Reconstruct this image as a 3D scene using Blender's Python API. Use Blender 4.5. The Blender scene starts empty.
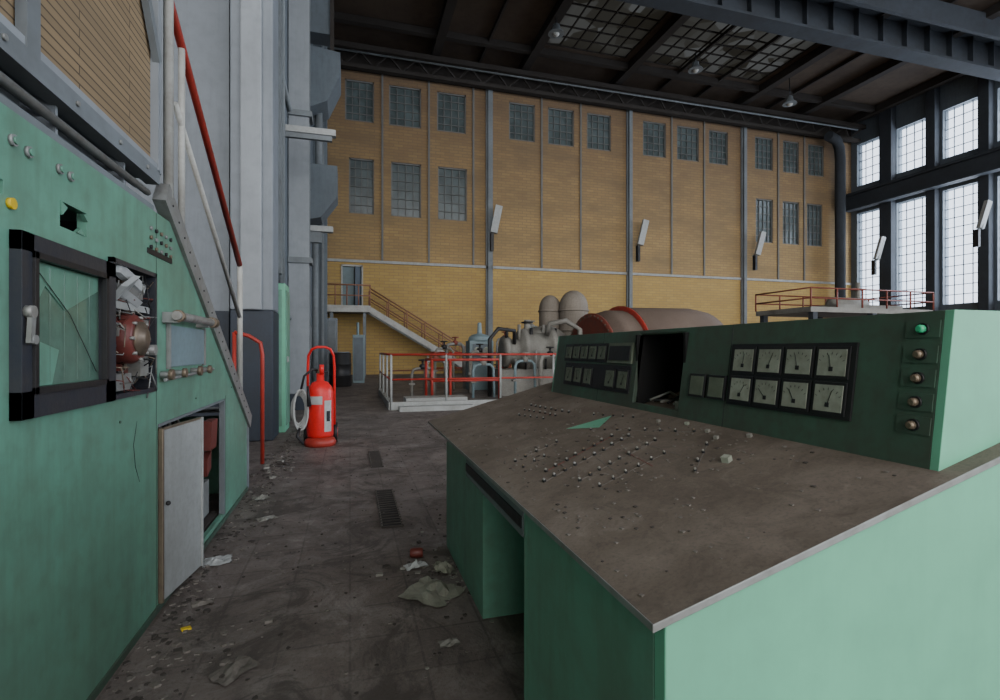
import bpy, bmesh, math, random
from mathutils import Vector, Matrix
random.seed(7)
scene=bpy.context.scene
# ------------------------------------------------------------ materials
def new_mat(name):
    m=bpy.data.materials.new(name); m.use_nodes=True
    nt=m.node_tree; b=nt.nodes["Principled BSDF"]
    return m,nt,b
def N(nt,t,**k):
    n=nt.nodes.new(t)
    for a,v in k.items(): setattr(n,a,v)
    return n
def ramp(nt,fac,stops):
    r=N(nt,"ShaderNodeValToRGB")
    e=r.color_ramp.elements
    while len(e)<len(stops): e.new(.5)
    for i,(p,c) in enumerate(stops):
        e[i].position=p; e[i].color=(*c,1) if len(c)==3 else c
    nt.links.new(fac,r.inputs[0]); return r.outputs[0]
def noise(nt,vec,scale,detail=6,rough=.6,dist=0):
    n=N(nt,"ShaderNodeTexNoise"); n.inputs["Scale"].default_value=scale
    n.inputs["Detail"].default_value=detail; n.inputs["Roughness"].default_value=rough
    n.inputs["Distortion"].default_value=dist
    nt.links.new(vec,n.inputs["Vector"]); return n.outputs["Fac"]
def mixc(nt,fac,a,b,mode='MIX'):
    m=N(nt,"ShaderNodeMix",data_type='RGBA',blend_type=mode)
    for s,v in ((0,fac),(6,a),(7,b)):
        if isinstance(v,(int,float)): m.inputs[s].default_value=v
        elif isinstance(v,tuple): m.inputs[s].default_value=(*v,1) if len(v)==3 else v
        else: nt.links.new(v,m.inputs[s])
    return m.outputs[2]
def coords(nt):
    return N(nt,"ShaderNodeTexCoord").outputs["Object"]
def dirty(name,col,dirt=(.06,.05,.04),rough=.6,metal=0,s1=2.0,amount=.5,s2=30,bump=.1,stretch=None,spec=.3,drip=0):
    """painted / dusty surface: base colour broken up by two scales of grime (and optional vertical drip stains)"""
    m,nt,b=new_mat(name); v=coords(nt)
    if stretch:
        mp=N(nt,"ShaderNodeMapping"); mp.inputs["Scale"].default_value=stretch
        nt.links.new(v,mp.inputs["Vector"]); v=mp.outputs[0]
    n1=noise(nt,v,s1); n2=noise(nt,v,s2,4)
    f1=ramp(nt,n1,[(.35,(0,0,0)),(.75,(amount,)*3)])
    f2=ramp(nt,n2,[(.45,(0,0,0)),(.8,(amount*.7,)*3)])
    c=mixc(nt,f1,col,dirt); c=mixc(nt,f2,c,dirt)
    if drip:
        mp=N(nt,"ShaderNodeMapping"); mp.inputs["Scale"].default_value=(7,7,.7); nt.links.new(v,mp.inputs["Vector"])
        f3=ramp(nt,noise(nt,mp.outputs[0],1.6,5,.65),[(.48,(0,0,0)),(.75,(drip,)*3)]); c=mixc(nt,f3,c,dirt)
    nt.links.new(c,b.inputs["Base Color"])
    b.inputs["Roughness"].default_value=rough; b.inputs["Metallic"].default_value=metal
    b.inputs["Specular IOR Level"].default_value=spec
    if bump:
        bp=N(nt,"ShaderNodeBump"); bp.inputs["Strength"].default_value=bump; bp.inputs["Distance"].default_value=.01
        nt.links.new(n2,bp.inputs["Height"]); nt.links.new(bp.outputs[0],b.inputs["Normal"])
    return m
def brickmat(name,c1,c2,mortar,axes,scale=1.0,w=.44,hh=.15,patch=(.1,.07,.03),pa=.5,grad=None):
    m,nt,b=new_mat(name); v=coords(nt)
    sp=N(nt,"ShaderNodeSeparateXYZ"); nt.links.new(v,sp.inputs[0])
    cb=N(nt,"ShaderNodeCombineXYZ")
    nt.links.new(sp.outputs[axes[0]],cb.inputs[0]); nt.links.new(sp.outputs[axes[1]],cb.inputs[1])
    br=N(nt,"ShaderNodeTexBrick"); nt.links.new(cb.outputs[0],br.inputs["Vector"])
    br.inputs["Color1"].default_value=(*c1,1); br.inputs["Color2"].default_value=(*c2,1); br.inputs["Mortar"].default_value=(*mortar,1)
    br.inputs["Scale"].default_value=scale; br.inputs["Brick Width"].default_value=w; br.inputs["Row Height"].default_value=hh
    br.inputs["Mortar Size"].default_value=hh*.1
    mp=N(nt,"ShaderNodeMapping"); mp.inputs["Scale"].default_value=(.5,.5,1.4); nt.links.new(v,mp.inputs["Vector"])
    n1=noise(nt,mp.outputs[0],.7)
    f=ramp(nt,n1,[(.35,(0,0,0)),(.75,(pa,)*3)])
    c=mixc(nt,f,br.outputs[0],patch)
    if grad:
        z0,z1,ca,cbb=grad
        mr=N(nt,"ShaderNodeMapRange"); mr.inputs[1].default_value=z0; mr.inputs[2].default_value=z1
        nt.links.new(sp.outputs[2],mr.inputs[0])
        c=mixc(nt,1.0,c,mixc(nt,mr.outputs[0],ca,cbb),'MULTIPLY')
    nt.links.new(c,b.inputs["Base Color"]); b.inputs["Roughness"].default_value=.8; b.inputs["Specular IOR Level"].default_value=.2
    return m
M={}
M['mint']=dirty('mint_paint',(.125,.30,.215),(.085,.125,.09),.42,amount=.65,s1=1.6,s2=12,bump=.03,drip=.45)
M['mint_light']=dirty('mint_light_paint',(.15,.42,.275),(.11,.24,.165),.4,amount=.45,s1=1.6,s2=9,bump=.02,drip=.2)
M['green_dark']=dirty('dark_green_paint',(.055,.115,.08),(.055,.052,.042),.5,amount=.85,s1=3,s2=25,bump=.05,drip=.4)
M['steel']=dirty('bare_steel',(.28,.29,.28),(.09,.07,.05),.5,.4,amount=.6,s2=20)
M['greypaint']=dirty('grey_paint',(.17,.19,.20),(.08,.08,.075),.6,amount=.55,s1=.8,s2=9)
M['lightgrey']=dirty('light_grey_wall',(.20,.22,.24),(.12,.13,.14),.75,amount=.6,s1=.5,s2=6,drip=.4)
M['columngrey']=dirty('column_grey',(.26,.28,.295),(.16,.17,.18),.75,amount=.6,s1=.5,s2=6,drip=.3)
M['bluegrey']=dirty('blue_grey_wall',(.125,.148,.165),(.07,.075,.08),.7,amount=.5,s1=.5,s2=6,drip=.4)
M['dado']=dirty('dark_dado',(.028,.036,.05),(.02,.02,.02),.6,amount=.5)
M['girder']=dirty('dark_girder',(.046,.041,.037),(.028,.022,.018),.8,amount=.5,s1=.8,s2=5,spec=.1)
M['girder_r']=dirty('dark_blue_girder',(.050,.057,.067),(.03,.03,.03),.75,amount=.5,s1=.8,s2=5,spec=.15)
M['roof']=dirty('roof_boards',(.085,.064,.048),(.04,.03,.025),.85,amount=.7,s1=.4,s2=3,spec=.1)
M['white']=dirty('white_paint',(.40,.40,.37),(.2,.18,.15),.5,amount=.6,s1=4)
M['red']=dirty('red_paint',(.38,.035,.025),(.10,.03,.02),.4,amount=.5,s1=5)
M['dullred']=dirty('dull_red_flange',(.20,.045,.03),(.09,.05,.04),.6,amount=.6,s1=5)
M['redbright']=dirty('extinguisher_red',(.66,.02,.02),(.2,.02,.02),.3,amount=.35,s1=5)
M['rustrail']=dirty('rust_red_rail',(.27,.12,.075),(.12,.07,.05),.5,amount=.5)
M['black']=dirty('black_bakelite',(.012,.012,.014),(.03,.028,.025),.45,amount=.6)
M['frameblack']=dirty('recorder_frame_paint',(.022,.026,.036),(.05,.045,.04),.4,amount=.5,s1=8)
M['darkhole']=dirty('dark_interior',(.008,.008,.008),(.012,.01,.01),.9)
M['face']=dirty('gauge_face',(.31,.33,.27),(.12,.12,.09),.5,amount=.8,s1=9,bump=0)
M['facedim']=dirty('dim_gauge_face',(.13,.15,.11),(.05,.06,.04),.5,amount=.6,s1=10,bump=0)
M['beige']=dirty('beige_casing',(.23,.20,.165),(.10,.085,.07),.7,amount=.7,s1=1,spec=.15,drip=.4)
M['brownc']=dirty('brown_casing',(.17,.13,.105),(.09,.065,.055),.7,amount=.6,s1=1,spec=.15)
M['machine']=dirty('machine_grey',(.23,.225,.20),(.07,.06,.05),.6,amount=.7,s1=1.5,spec=.25)
M['cab']=dirty('cabinet_bluegrey',(.18,.25,.27),(.10,.12,.12),.5,amount=.5,s1=2)
M['yellow']=dirty('yellow_plastic',(.65,.45,.02),(.3,.2,.02),.4)
M['brass']=dirty('aged_brass',(.22,.17,.12),(.08,.06,.05),.45,.6)
M['chrome']=dirty('old_chrome',(.33,.33,.31),(.10,.08,.06),.45,.4,amount=.6,s1=9)
M['paper']=dirty('dirty_paper',(.26,.25,.22),(.11,.10,.08),.8,amount=.7,s1=9)
M['whitepaper']=dirty('white_paper',(.38,.39,.38),(.2,.2,.18),.8,amount=.5,s1=9)
M['rag']=dirty('crumpled_sheet_fabric',(.29,.285,.225),(.12,.11,.09),.8,amount=.6,s1=9)
M['debris']=dirty('rubble_chips',(.17,.15,.13),(.07,.06,.05),.9,amount=.6,s1=25)
M['debrisdark']=dirty('dark_debris',(.065,.055,.047),(.03,.027,.025),.9)
M['doorgrey']=dirty('grey_door',(.31,.32,.31),(.17,.17,.15),.45,amount=.6,s1=3,drip=.3)
M['greenglass']=dirty('recorder_glass',(.10,.19,.14),(.05,.09,.07),.15,amount=.6,s1=7,bump=0,spec=.6)
M['brownred']=dirty('brown_red_switch',(.17,.04,.03),(.05,.02,.02),.4)
M['greenlamp']=dirty('green_lens',(.05,.45,.22),(.03,.2,.1),.15)
M['winframe']=dirty('window_frame_grey',(.15,.15,.14),(.08,.08,.08),.6)
M['mullion']=dirty('dark_mullion',(.09,.11,.13),(.05,.06,.07),.6)
M['brick_low']=brickmat('yellow_brick',(.44,.30,.10),(.38,.25,.085),(.28,.20,.10),(0,2),patch=(.27,.18,.08),pa=.6,w=.5,hh=.16)
M['brick_up']=brickmat('tan_brick',(.31,.21,.105),(.26,.17,.09),(.20,.14,.09),(0,2),patch=(.16,.115,.075),pa=.75,w=.5,hh=.16,grad=(6,16,(1.22,1.22,1.02),(.70,.68,.72)))  # grad paints light falloff into the brick: glow low down, dimmer towards the roof
M['brick_side']=brickmat('screen_brick',(.30,.215,.12),(.23,.165,.095),(.04,.03,.025),(1,2),patch=(.16,.12,.075),pa=.7,w=.9,hh=.034)
def panemat():
    m,nt,b=new_mat('dusty_window_glass'); v=coords(nt)
    n=noise(nt,v,1.2,3); n2=N(nt,"ShaderNodeTexVoronoi"); n2.inputs["Scale"].default_value=2.2; nt.links.new(v,n2.inputs["Vector"])
    sp=N(nt,"ShaderNodeSeparateColor"); nt.links.new(n2.outputs["Color"],sp.inputs[0])
    c=ramp(nt,n,[(.3,(.055,.07,.07)),(.7,(.11,.14,.14))])
    c=mixc(nt,.35,c,ramp(nt,sp.outputs[0],[(0,(.4,.4,.4)),(1,(1.0,1.0,1.0))]),'MULTIPLY')
    nt.links.new(c,b.inputs["Base Color"]); b.inputs["Roughness"].default_value=.25
    return m
M['pane']=panemat()
def skymat():
    m,nt,b=new_mat('dirty_skylight_glass'); v=coords(nt)
    vo=N(nt,"ShaderNodeTexVoronoi"); vo.inputs["Scale"].default_value=.9; nt.links.new(v,vo.inputs["Vector"])
    sp=N(nt,"ShaderNodeSeparateColor"); nt.links.new(vo.outputs["Color"],sp.inputs[0])
    c=ramp(nt,sp.outputs[0],[(0,(.075,.07,.06)),(.6,(.11,.107,.098)),(1,(.16,.16,.155))])
    t=N(nt,"ShaderNodeBsdfTranslucent"); nt.links.new(c,t.inputs[0])
    nt.links.new(t.outputs[0],nt.nodes["Material Output"].inputs[0]); return m
M['skyglass']=skymat()
def clearglass():
    m,nt,b=new_mat('clear_window_glass')
    t=N(nt,"ShaderNodeBsdfTransparent"); t.inputs[0].default_value=(.93,.96,1,1)
    g=N(nt,"ShaderNodeBsdfGlossy"); g.inputs["Roughness"].default_value=.1
    x=N(nt,"ShaderNodeMixShader"); x.inputs[0].default_value=.05
    nt.links.new(t.outputs[0],x.inputs[1]); nt.links.new(g.outputs[0],x.inputs[2])
    nt.links.new(x.outputs[0],nt.nodes["Material Output"].inputs[0]); return m
M['clear']=clearglass()
def deskmat():
    m,nt,b=new_mat('dusty_desk_top'); v=coords(nt)
    n1=noise(nt,v,2.6,8,.68,.4); n2=noise(nt,v,9,9,.75,.8); n3=noise(nt,v,120,3,.6)
    c=ramp(nt,n1,[(.32,(.105,.084,.066)),(.5,(.150,.121,.097)),(.7,(.20,.166,.136))])
    c=mixc(nt,ramp(nt,n2,[(.50,(0,0,0)),(.70,(.7,)*3)]),c,(.075,.062,.049))
    c=mixc(nt,ramp(nt,n2,[(.30,(.6,)*3),(.44,(0,0,0))]),c,(.235,.20,.168))
    c=mixc(nt,ramp(nt,n3,[(.5,(0,0,0)),(.75,(.4,)*3)]),c,(.055,.052,.042))
    nt.links.new(c,b.inputs["Base Color"]); b.inputs["Roughness"].default_value=.75; b.inputs["Specular IOR Level"].default_value=.25
    bp=N(nt,"ShaderNodeBump"); bp.inputs["Strength"].default_value=.4; bp.inputs["Distance"].default_value=.004
    nt.links.new(n2,bp.inputs["Height"]); nt.links.new(bp.outputs[0],b.inputs["Normal"]); return m
M['dust']=deskmat()
def floormat():
    m,nt,b=new_mat('dirty_tile_floor'); v=coords(nt)
    br=N(nt,"ShaderNodeTexBrick"); nt.links.new(v,br.inputs["Vector"]); br.offset=0
    br.inputs["Color1"].default_value=(.175,.143,.126,1); br.inputs["Color2"].default_value=(.148,.120,.107,1); br.inputs["Mortar"].default_value=(.085,.069,.06,1)
    br.inputs["Scale"].default_value=1; br.inputs["Brick Width"].default_value=.3; br.inputs["Row Height"].default_value=.3; br.inputs["Mortar Size"].default_value=.006
    n1=noise(nt,v,.8,9,.7,.3); n2=noise(nt,v,4.5,9,.72,.6); n3=noise(nt,v,60,4,.6); n4=noise(nt,v,2.1,9,.75,1.2)
    c=mixc(nt,ramp(nt,n1,[(.38,(0,0,0)),(.62,(.85,)*3)]),br.outputs[0],(.095,.077,.067))
    c=mixc(nt,ramp(nt,n2,[(.48,(0,0,0)),(.70,(.8,)*3)]),c,(.225,.196,.178))
    c=mixc(nt,ramp(nt,n4,[(.50,(0,0,0)),(.58,(.8,)*3)]),c,(.062,.050,.043))
    c=mixc(nt,ramp(nt,n4,[(.34,(.75,)*3),(.43,(0,0,0))]),c,(.25,.22,.20))
    c=mixc(nt,ramp(nt,n3,[(.5,(0,0,0)),(.72,(.5,)*3)]),c,(.06,.05,.043))
    nt.links.new(c,b.inputs["Base Color"])
    nt.links.new(ramp(nt,n1,[(.3,(.5,)*3),(.7,(.8,)*3)]),b.inputs["Roughness"])
    bp=N(nt,"ShaderNodeBump"); bp.inputs["Strength"].default_value=.6; bp.inputs["Distance"].default_value=.02
    nt.links.new(n2,bp.inputs["Height"]); nt.links.new(bp.outputs[0],b.inputs["Normal"])
    return m
M['floor']=floormat()
# ------------------------------------------------------------ builder
def empty(name,loc=(0,0,0)):
    e=bpy.data.objects.new(name,None); e.location=loc; scene.collection.objects.link(e); return e
class B:
    def __init__(s,name,parent=None,bevel=0):
        s.name=name; s.bm=bmesh.new(); s.mats=[]; s.parent=parent; s.bevel=bevel
    def mi(s,m):
        if m not in s.mats: s.mats.append(m)
        return s.mats.index(m)
    def faces(s,fs,m,smooth=False):
        i=s.mi(m)
        for f in fs: f.material_index=i; f.smooth=smooth
    def hexa(s,p,m):
        v=[s.bm.verts.new(q) for q in p]
        fs=[s.bm.faces.new([v[i] for i in q]) for q in ((0,3,2,1),(4,5,6,7),(0,1,5,4),(1,2,6,5),(2,3,7,6),(3,0,4,7))]
        s.faces(fs,m)
    def box(s,a,b,m):
        x0,y0,z0=[min(a[i],b[i]) for i in range(3)]; x1,y1,z1=[max(a[i],b[i]) for i in range(3)]
        s.hexa([(x0,y0,z0),(x1,y0,z0),(x1,y1,z0),(x0,y1,z0),(x0,y0,z1),(x1,y0,z1),(x1,y1,z1),(x0,y1,z1)],m)
    def obox(s,c,ux,uy,uz,m):
        c=Vector(c);ux=Vector(ux);uy=Vector(uy);uz=Vector(uz)
        s.hexa([c-ux-uy-uz,c+ux-uy-uz,c+ux+uy-uz,c-ux+uy-uz,c-ux-uy+uz,c+ux-uy+uz,c+ux+uy+uz,c-ux+uy+uz],m)
    def beam(s,p,q,w,h,m,up=(0,0,1)):
        p=Vector(p);q=Vector(q);d=(q-p);L=d.length;d.normalize()
        r=d.cross(Vector(up)); 
        if r.length<1e-4: r=Vector((1,0,0))
        r.normalize();u=r.cross(d)
        s.obox((p+q)/2,d*L/2,r*w/2,u*h/2,m)
    def prism(s,pts,axis,a,b,m):
        """polygon pts in the two other axes extruded along axis from a to b"""
        def mk(t,u,v):
            return {0:(t,u,v),1:(u,t,v),2:(u,v,t)}[axis]
        A=[s.bm.verts.new(mk(a,*p)) for p in pts]; C=[s.bm.verts.new(mk(b,*p)) for p in pts]
        fs=[s.bm.faces.new(A),s.bm.faces.new(C[::-1])]
        n=len(pts)
        for i in range(n): fs.append(s.bm.faces.new([A[i],C[i],C[(i+1)%n],A[(i+1)%n]]))
        s.faces(fs,m)
    def lathe(s,p,q,prof,m,seg=20,caps=True):
        """prof: list of (t along p->q in metres, radius)"""
        p=Vector(p);d=(Vector(q)-p).normalized()
        r=d.orthogonal().normalized();u=d.cross(r)
        rings=[]
        for t,R in prof:
            rings.append([s.bm.verts.new(p+d*t+(r*math.cos(k*2*math.pi/seg)+u*math.sin(k*2*math.pi/seg))*max(R,1e-4)) for k in range(seg)])
        fs=[]
        for A,C in zip(rings,rings[1:]):
            for k in range(seg): fs.append(s.bm.faces.new([A[k],A[(k+1)%seg],C[(k+1)%seg],C[k]]))
        s.faces(fs,m,True)
        if caps: s.faces([s.bm.faces.new(rings[0][::-1]),s.bm.faces.new(rings[-1])],m)
    def cyl(s,p,q,R,m,seg=14,R2=None):
        L=(Vector(q)-Vector(p)).length
        s.lathe(p,q,[(0,R),(L,R if R2 is None else R2)],m,seg)
    def tube(s,pts,R,m,seg=8,closed=False):
        pts=[Vector(p) for p in pts]; n=len(pts); rings=[]
        prev=None
        for i,p in enumerate(pts):
            a=pts[(i-1)%n] if (closed or i>0) else p; c=pts[(i+1)%n] if (closed or i<n-1) else p
            d=(c-a).normalized()
            r=(prev-d*prev.dot(d)) if prev is not None else d.orthogonal()
            if r.length<1e-5: r=d.orthogonal()
            r.normalize(); prev=r; u=d.cross(r)
            rings.append([s.bm.verts.new(p+(r*math.cos(k*2*math.pi/seg)+u*math.sin(k*2*math.pi/seg))*R) for k in range(seg)])
        fs=[]
        pr=list(zip(rings,rings[1:]))
        if closed: pr.append((rings[-1],rings[0]))
        for A,C in pr:
            for k in range(seg): fs.append(s.bm.faces.new([A[k],A[(k+1)%seg],C[(k+1)%seg],C[k]]))
        s.faces(fs,m,True)
        if not closed: s.faces([s.bm.faces.new(rings[0][::-1]),s.bm.faces.new(rings[-1])],m)
    def sphere(s,c,R,m,sc=(1,1,1)):
        r=bmesh.ops.create_uvsphere(s.bm,u_segments=14,v_segments=9,radius=R,matrix=Matrix.Translation(c)@Matrix.Diagonal((*sc,1)))
        fs=set(f for v in r['verts'] for f in v.link_faces); s.faces(fs,m,True)
    def quadgrid(s,axis,pos,th,ranges,holes,m):
        """slab normal to axis with rectangular holes; ranges=(u0,u1,v0,v1)"""
        u0,u1,v0,v1=ranges
        us=sorted(set([u0,u1]+[x for h in holes for x in h[:2] if u0<x<u1])); vs=sorted(set([v0,v1]+[x for h in holes for x in h[2:] if v0<x<v1]))
        for i in range(len(vs)-1):
            run=None
            for j in range(len(us)):
                solid=False
                if j<len(us)-1:
                    cu=(us[j]+us[j+1])/2;cv=(vs[i]+vs[i+1])/2
                    solid=not any(h[0]<cu<h[1] and h[2]<cv<h[3] for h in holes)
                if solid and run is None: run=us[j]
                if not solid and run is not None:
                    a=[run,vs[i]];b=[us[j],vs[i+1]]
                    a.insert(axis,pos);b.insert(axis,pos+th); s.box(a,b,m); run=None
    def done(s):
        me=bpy.data.meshes.new(s.name); bmesh.ops.recalc_face_normals(s.bm,faces=s.bm.faces[:]); s.bm.to_mesh(me); s.bm.free()
        for k in s.mats: me.materials.append(M[k])
        o=bpy.data.objects.new(s.name,me); scene.collection.objects.link(o)
        if s.parent: o.parent=s.parent
        if s.bevel:
            md=o.modifiers.new('bevel','BEVEL'); md.width=s.bevel; md.segments=2; md.limit_method='ANGLE'
        return o
# ------------------------------------------------------------ room shell
b=B('floor'); b.box((-8,-8,-.2),(34,28.3,0),'floor'); b.done()
up=[(-.25,1.22),(2.0,3.7),(4.57,6.19),(8.69,10.26),(11.07,12.71),(13.55,15.14),(17.33,18.96),(19.76,21.38),(22.13,23.59),(25.73,27.2),(28.03,29.38),(30.15,31.55)]
lo=[(-.05,1.22),(2.1,3.7),(4.62,6.24),(25.8,27.2),(28.0,29.4),(30.05,31.4)]
uw=[(a,c,13.3,15.45) for a,c in up]; lw=[(a,c,8.45,11.35) for a,c in lo]
door=(-.45,.66,3.4,5.75)
b=B('wall_back')
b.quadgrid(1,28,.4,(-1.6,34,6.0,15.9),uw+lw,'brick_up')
b.quadgrid(1,28,.4,(-1.6,34,0,6.0),[door],'brick_low')
b.box((-1.6,28,15.9),(34,28.4,17.6),'girder')
b.box((-.6,28.9,3.2),(.8,29,6),'dado')
b.done()
for i,(x0,x1,z0,z1) in enumerate(uw+lw):
    b=B('window_%d'%(i+1)); b.box((x0,28.16,z0),(x1,28.2,z1),'pane')
    w=.07
    for (p,q) in (((x0,z0),(x0+w,z1)),((x1-w,z0),(x1,z1)),((x0,z0),(x1,z0+w)),((x0,z1-w),(x1,z1))):
        b.box((p[0],28.05,p[1]),(q[0],28.16,q[1]),'winframe')
    for k in range(1,4): 
        x=x0+(x1-x0)*k/4; b.box((x-.02,28.1,z0),(x+.02,28.16,z1),'winframe')
    n=5 if z1-z0<2.5 else 6
    for k in range(1,n):
        z=z0+(z1-z0)*k/n; b.box((x0,28.1,z-.02),(x1,28.16,z+.02),'winframe')
    b.done()
b=B('trim_back_band'); b.box((-1.3,27.9,5.88),(33.9,28,6.02),'doorgrey'); b.done()
k=1
for x in (7.51,16.36,24.77):
    b=B('trim_pilaster_%d'%k); b.box((x-.11,27.75,0),(x+.11,28,15.9),'greypaint'); b.box((x-.2,27.9,0),(x+.2,28,15.9),'greypaint'); b.done(); k+=1
for x in (1.65,4.12,6.6,10.66,13.13,19.35,21.75,27.6,29.8):
    b=B('trim_pilaster_%d'%k); b.box((x-.05,27.93,6.05),(x+.05,28,15.9),'winframe'); b.done(); k+=1
b=B('door_1'); 
b.box((-.45,27.95,3.4),(-.37,28.1,5.75),'white'); b.box((.58,27.95,3.4),(.66,28.1,5.75),'white'); b.box((-.45,27.95,5.67),(.66,28.1,5.75),'white')
b.box((-.37,28.2,3.4),(.2,28.24,5.67),'cab'); b.obox((.4,28.0,4.55),(.02,-.12,0),(.16,.2,0),(0,0,1.1),'mullion')
b.done()
rw=[]
y=27.56
for i in range(13):
    y1=y-2.71*i; rw.append((y1-1.9,y1))
b=B('wall_right')
b.quadgrid(0,34,.5,(-8,28.4,0,17.6),[(a,c,12.7,15.6) for a,c in rw]+[(a,c,4.0,10.8) for a,c in rw],'bluegrey')
b.done()
wi=len(uw+lw)+1
for (a,c) in rw:
    for z0,z1,n in ((12.7,15.6,5),(4.0,10.8,12)):
        b=B('window_%d'%wi); wi+=1
        b.box((34.3,a,z0),(34.31,c,z1),'clear')
        for q in range(0,5):
            yy=a+(c-a)*q/4; b.box((34.2,yy-.02,z0),(34.24,yy+.02,z1),'mullion')
        for q in range(0,n+1):
            zz=z0+(z1-z0)*q/n; b.box((34.2,a,zz-.02),(34.24,c,zz+.02),'mullion')
        b.done()
for i in range(0,12,1):
    yc=27.56-1.9-.405-2.71*i
    w=.26 if i%3 else .38
    b=B('trim_right_pier_%d'%(i+1)); b.box((33.55,yc-w,0),(34,yc+w,17.4),'girder_r'); b.done()
b=B('trim_runway_beam'); b.box((32.9,-7.5,11.9),(33.5,27.7,12.05),'girder_r'); b.box((33.15,-7.5,11.0),(33.25,27.7,11.9),'girder_r'); b.box((32.9,-7.5,10.9),(33.5,27.7,11.02),'girder_r'); b.done()
b=B('wall_left'); b.box((-1.7,8.6,0),(-1.3,28.4,17.6),'bluegrey'); b.done()
b=B('wall_stairwell'); b.box((-8,8.35,1.87),(-1.7,8.6,17.6),'lightgrey'); b.box((-8,8.33,0),(-1.7,8.6,1.87),'dado'); b.done()
b=B('wall_side'); b.box((-8.2,-8,0),(-8,8.6,17.6),'bluegrey'); b.done()
b=B('concrete_column',bevel=.02); b.box((-1.62,8.0,1.87),(-1.06,8.6,17.4),'lightgrey'); b.box((-1.62,7.99,0),(-1.055,8.6,1.87),'dado'); b.box((-1.48,7.93,1.87),(-1.2,8.0,17.4),'columngrey'); b.done()
sk=[(9.9,14.6,13,25.4),(15.7,23.6,13,25.4)]
b=B('ceiling'); b.quadgrid(2,17.4,.3,(-8.2,34.5,-8,28.4),sk,'roof'); b.done()
for i,(x0,x1,y0,y1) in enumerate(sk):
    b=B('skylight_window_%d'%(i+1)); b.box((x0,y0,17.5),(x1,y1,17.52),'skyglass')
    nx=int((x1-x0)/.78); ny=int((y1-y0)/.78)
    for q in range(nx+1): 
        x=x0+(x1-x0)*q/nx; b.box((x-.03,y0,17.42),(x+.03,y1,17.49),'girder')
    for q in range(ny+1):
        yy=y0+(y1-y0)*q/ny; b.box((x0,yy-.03,17.42),(x1,yy+.03,17.49),'girder')
    b.done()
b=B('roof_beams')
for x in (-1,4.4,9.4,15.15,24.1,29,33.4): b.box((x-.22,-8,16.95),(x+.22,27.9,17.38),'girder')
for yy in (1,7,12.6,25.8): b.box((-1.3,yy-.15,17.05),(34,yy+.15,17.38),'girder')
for x in (6.9,18.2,21,26.5): b.box((x-.06,-8,17.2),(x+.06,27.9,17.38),'girder')
b.done()
b=B('wall_girder_truss')
b.box((-1.3,26.9,16.5),(34,27.2,16.75),'girder'); b.box((-1.3,27.3,15.75),(34,27.6,15.95),'girder')
for i in range(24):
    x=-1+i*1.45; b.beam((x,27.1,16.5),(x+.72,27.4,15.9),.08,.08,'girder'); b.beam((x+.72,27.4,15.9),(x+1.45,27.1,16.5),.08,.08,'girder')
b.tube([(-1.2,26.7,16.2),(33,26.7,16.2)],.05,'greypaint')
b.done()
b=B('overhead_crane_girder')
X=-.2
b.box((X,18.4,15.7),(33.3,18.6,17.1),'girder_r'); b.box((X,18.1,15.6),(33.3,18.9,15.72),'girder_r'); b.box((X,18.1,17.05),(33.3,18.9,17.15),'girder_r')
for i in range(22): b.box((i*1.5,18.15,15.7),(.06+i*1.5,18.4,17.05),'girder_r')
b.box((X,16.9,16.2),(33.3,17.1,17.2),'girder_r')
b.done()
b=B('corner_downpipe'); b.tube([(30.7,26.9,15.6),(31.6,27.1,15.5),(32.1,27.3,15.1),(32.3,27.4,14.4),(32.3,27.4,11),(32.3,27.4,0)],.32,'girder_r',12); b.done()
for (x,yy,z) in ((9.3,22.5,16.3),(17.5,23.2,16.2),(24.3,23.8,15.6)):
    b=B('pendant_lamp'); b.cyl((x,yy,17.0),(x,yy,z+.3),.03,'black',8); b.lathe((x,yy,z+.35),(x,yy,z-1),[(0,.05),(.08,.16),(.3,.2),(.45,.36),(.5,.38)],'greypaint',16)
    b.sphere((x,yy,z-.12),.16,'white'); b.done()
for (x,yy,z) in ((7.75,27.3,8.5),(16.9,27.3,8.35),(25.5,27.3,8.2),(33.0,25.2,7.9),(32.9,19.4,8.6)):
    b=B('wall_floodlight')
    b.obox((x,yy,z),(.12,-.12,.72),(.2,.02,-.03),(.02,.11,.0),'whitepaper')
    b.beam((x-.2,27.75 if x<30 else yy,z-.8),(x,yy,z-.3),.06,.06,'greypaint')
    b.box((x-.28,yy+.1,z-1.7),(x-.12,yy+.35,z-.75),'black')
    b.done()
# ------------------------------------------------------------ left steel columns and ducts
b=B('steel_column')
b.box((-1.28,12,0),(-.86,12.06,17),'columngrey'); b.box((-1.28,12.3,0),(-.86,12.36,17),'greypaint'); b.box((-1.1,12.06,0),(-1.04,12.3,17),'bluegrey')
b.box((-1.28,11.9,0),(-.8,12.45,.35),'dado')
for z in (3.2,6.4,9.8): b.box((-1.29,11.95,z),(-.8,12.4,z+.12),'greypaint')
b.done()
b=B('steel_column'); b.box((-1.29,20,0),(-.82,20.5,17),'bluegrey'); b.box((-1.0,19.9,0),(-.92,20,17),'greypaint'); b.done()
b=B('steel_column'); b.box((-1.29,9.4,2.6),(-1.12,9.6,17),'greypaint'); b.done()
b=B('ventilation_duct'); 
b.prism([(-1.29,9.0),(-.7,9.3),(-.3,10.2),(-.3,10.9),(-1.29,11.0)],1,17.4,18.8,'bluegrey'); b.box((-1.29,17.6,6.3),(-.4,18.6,7.3),'bluegrey'); b.prism([(-1.29,5.5),(-.9,5.6),(-.4,6.3),(-1.29,6.3)],1,17.6,18.6,'bluegrey')
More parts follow.
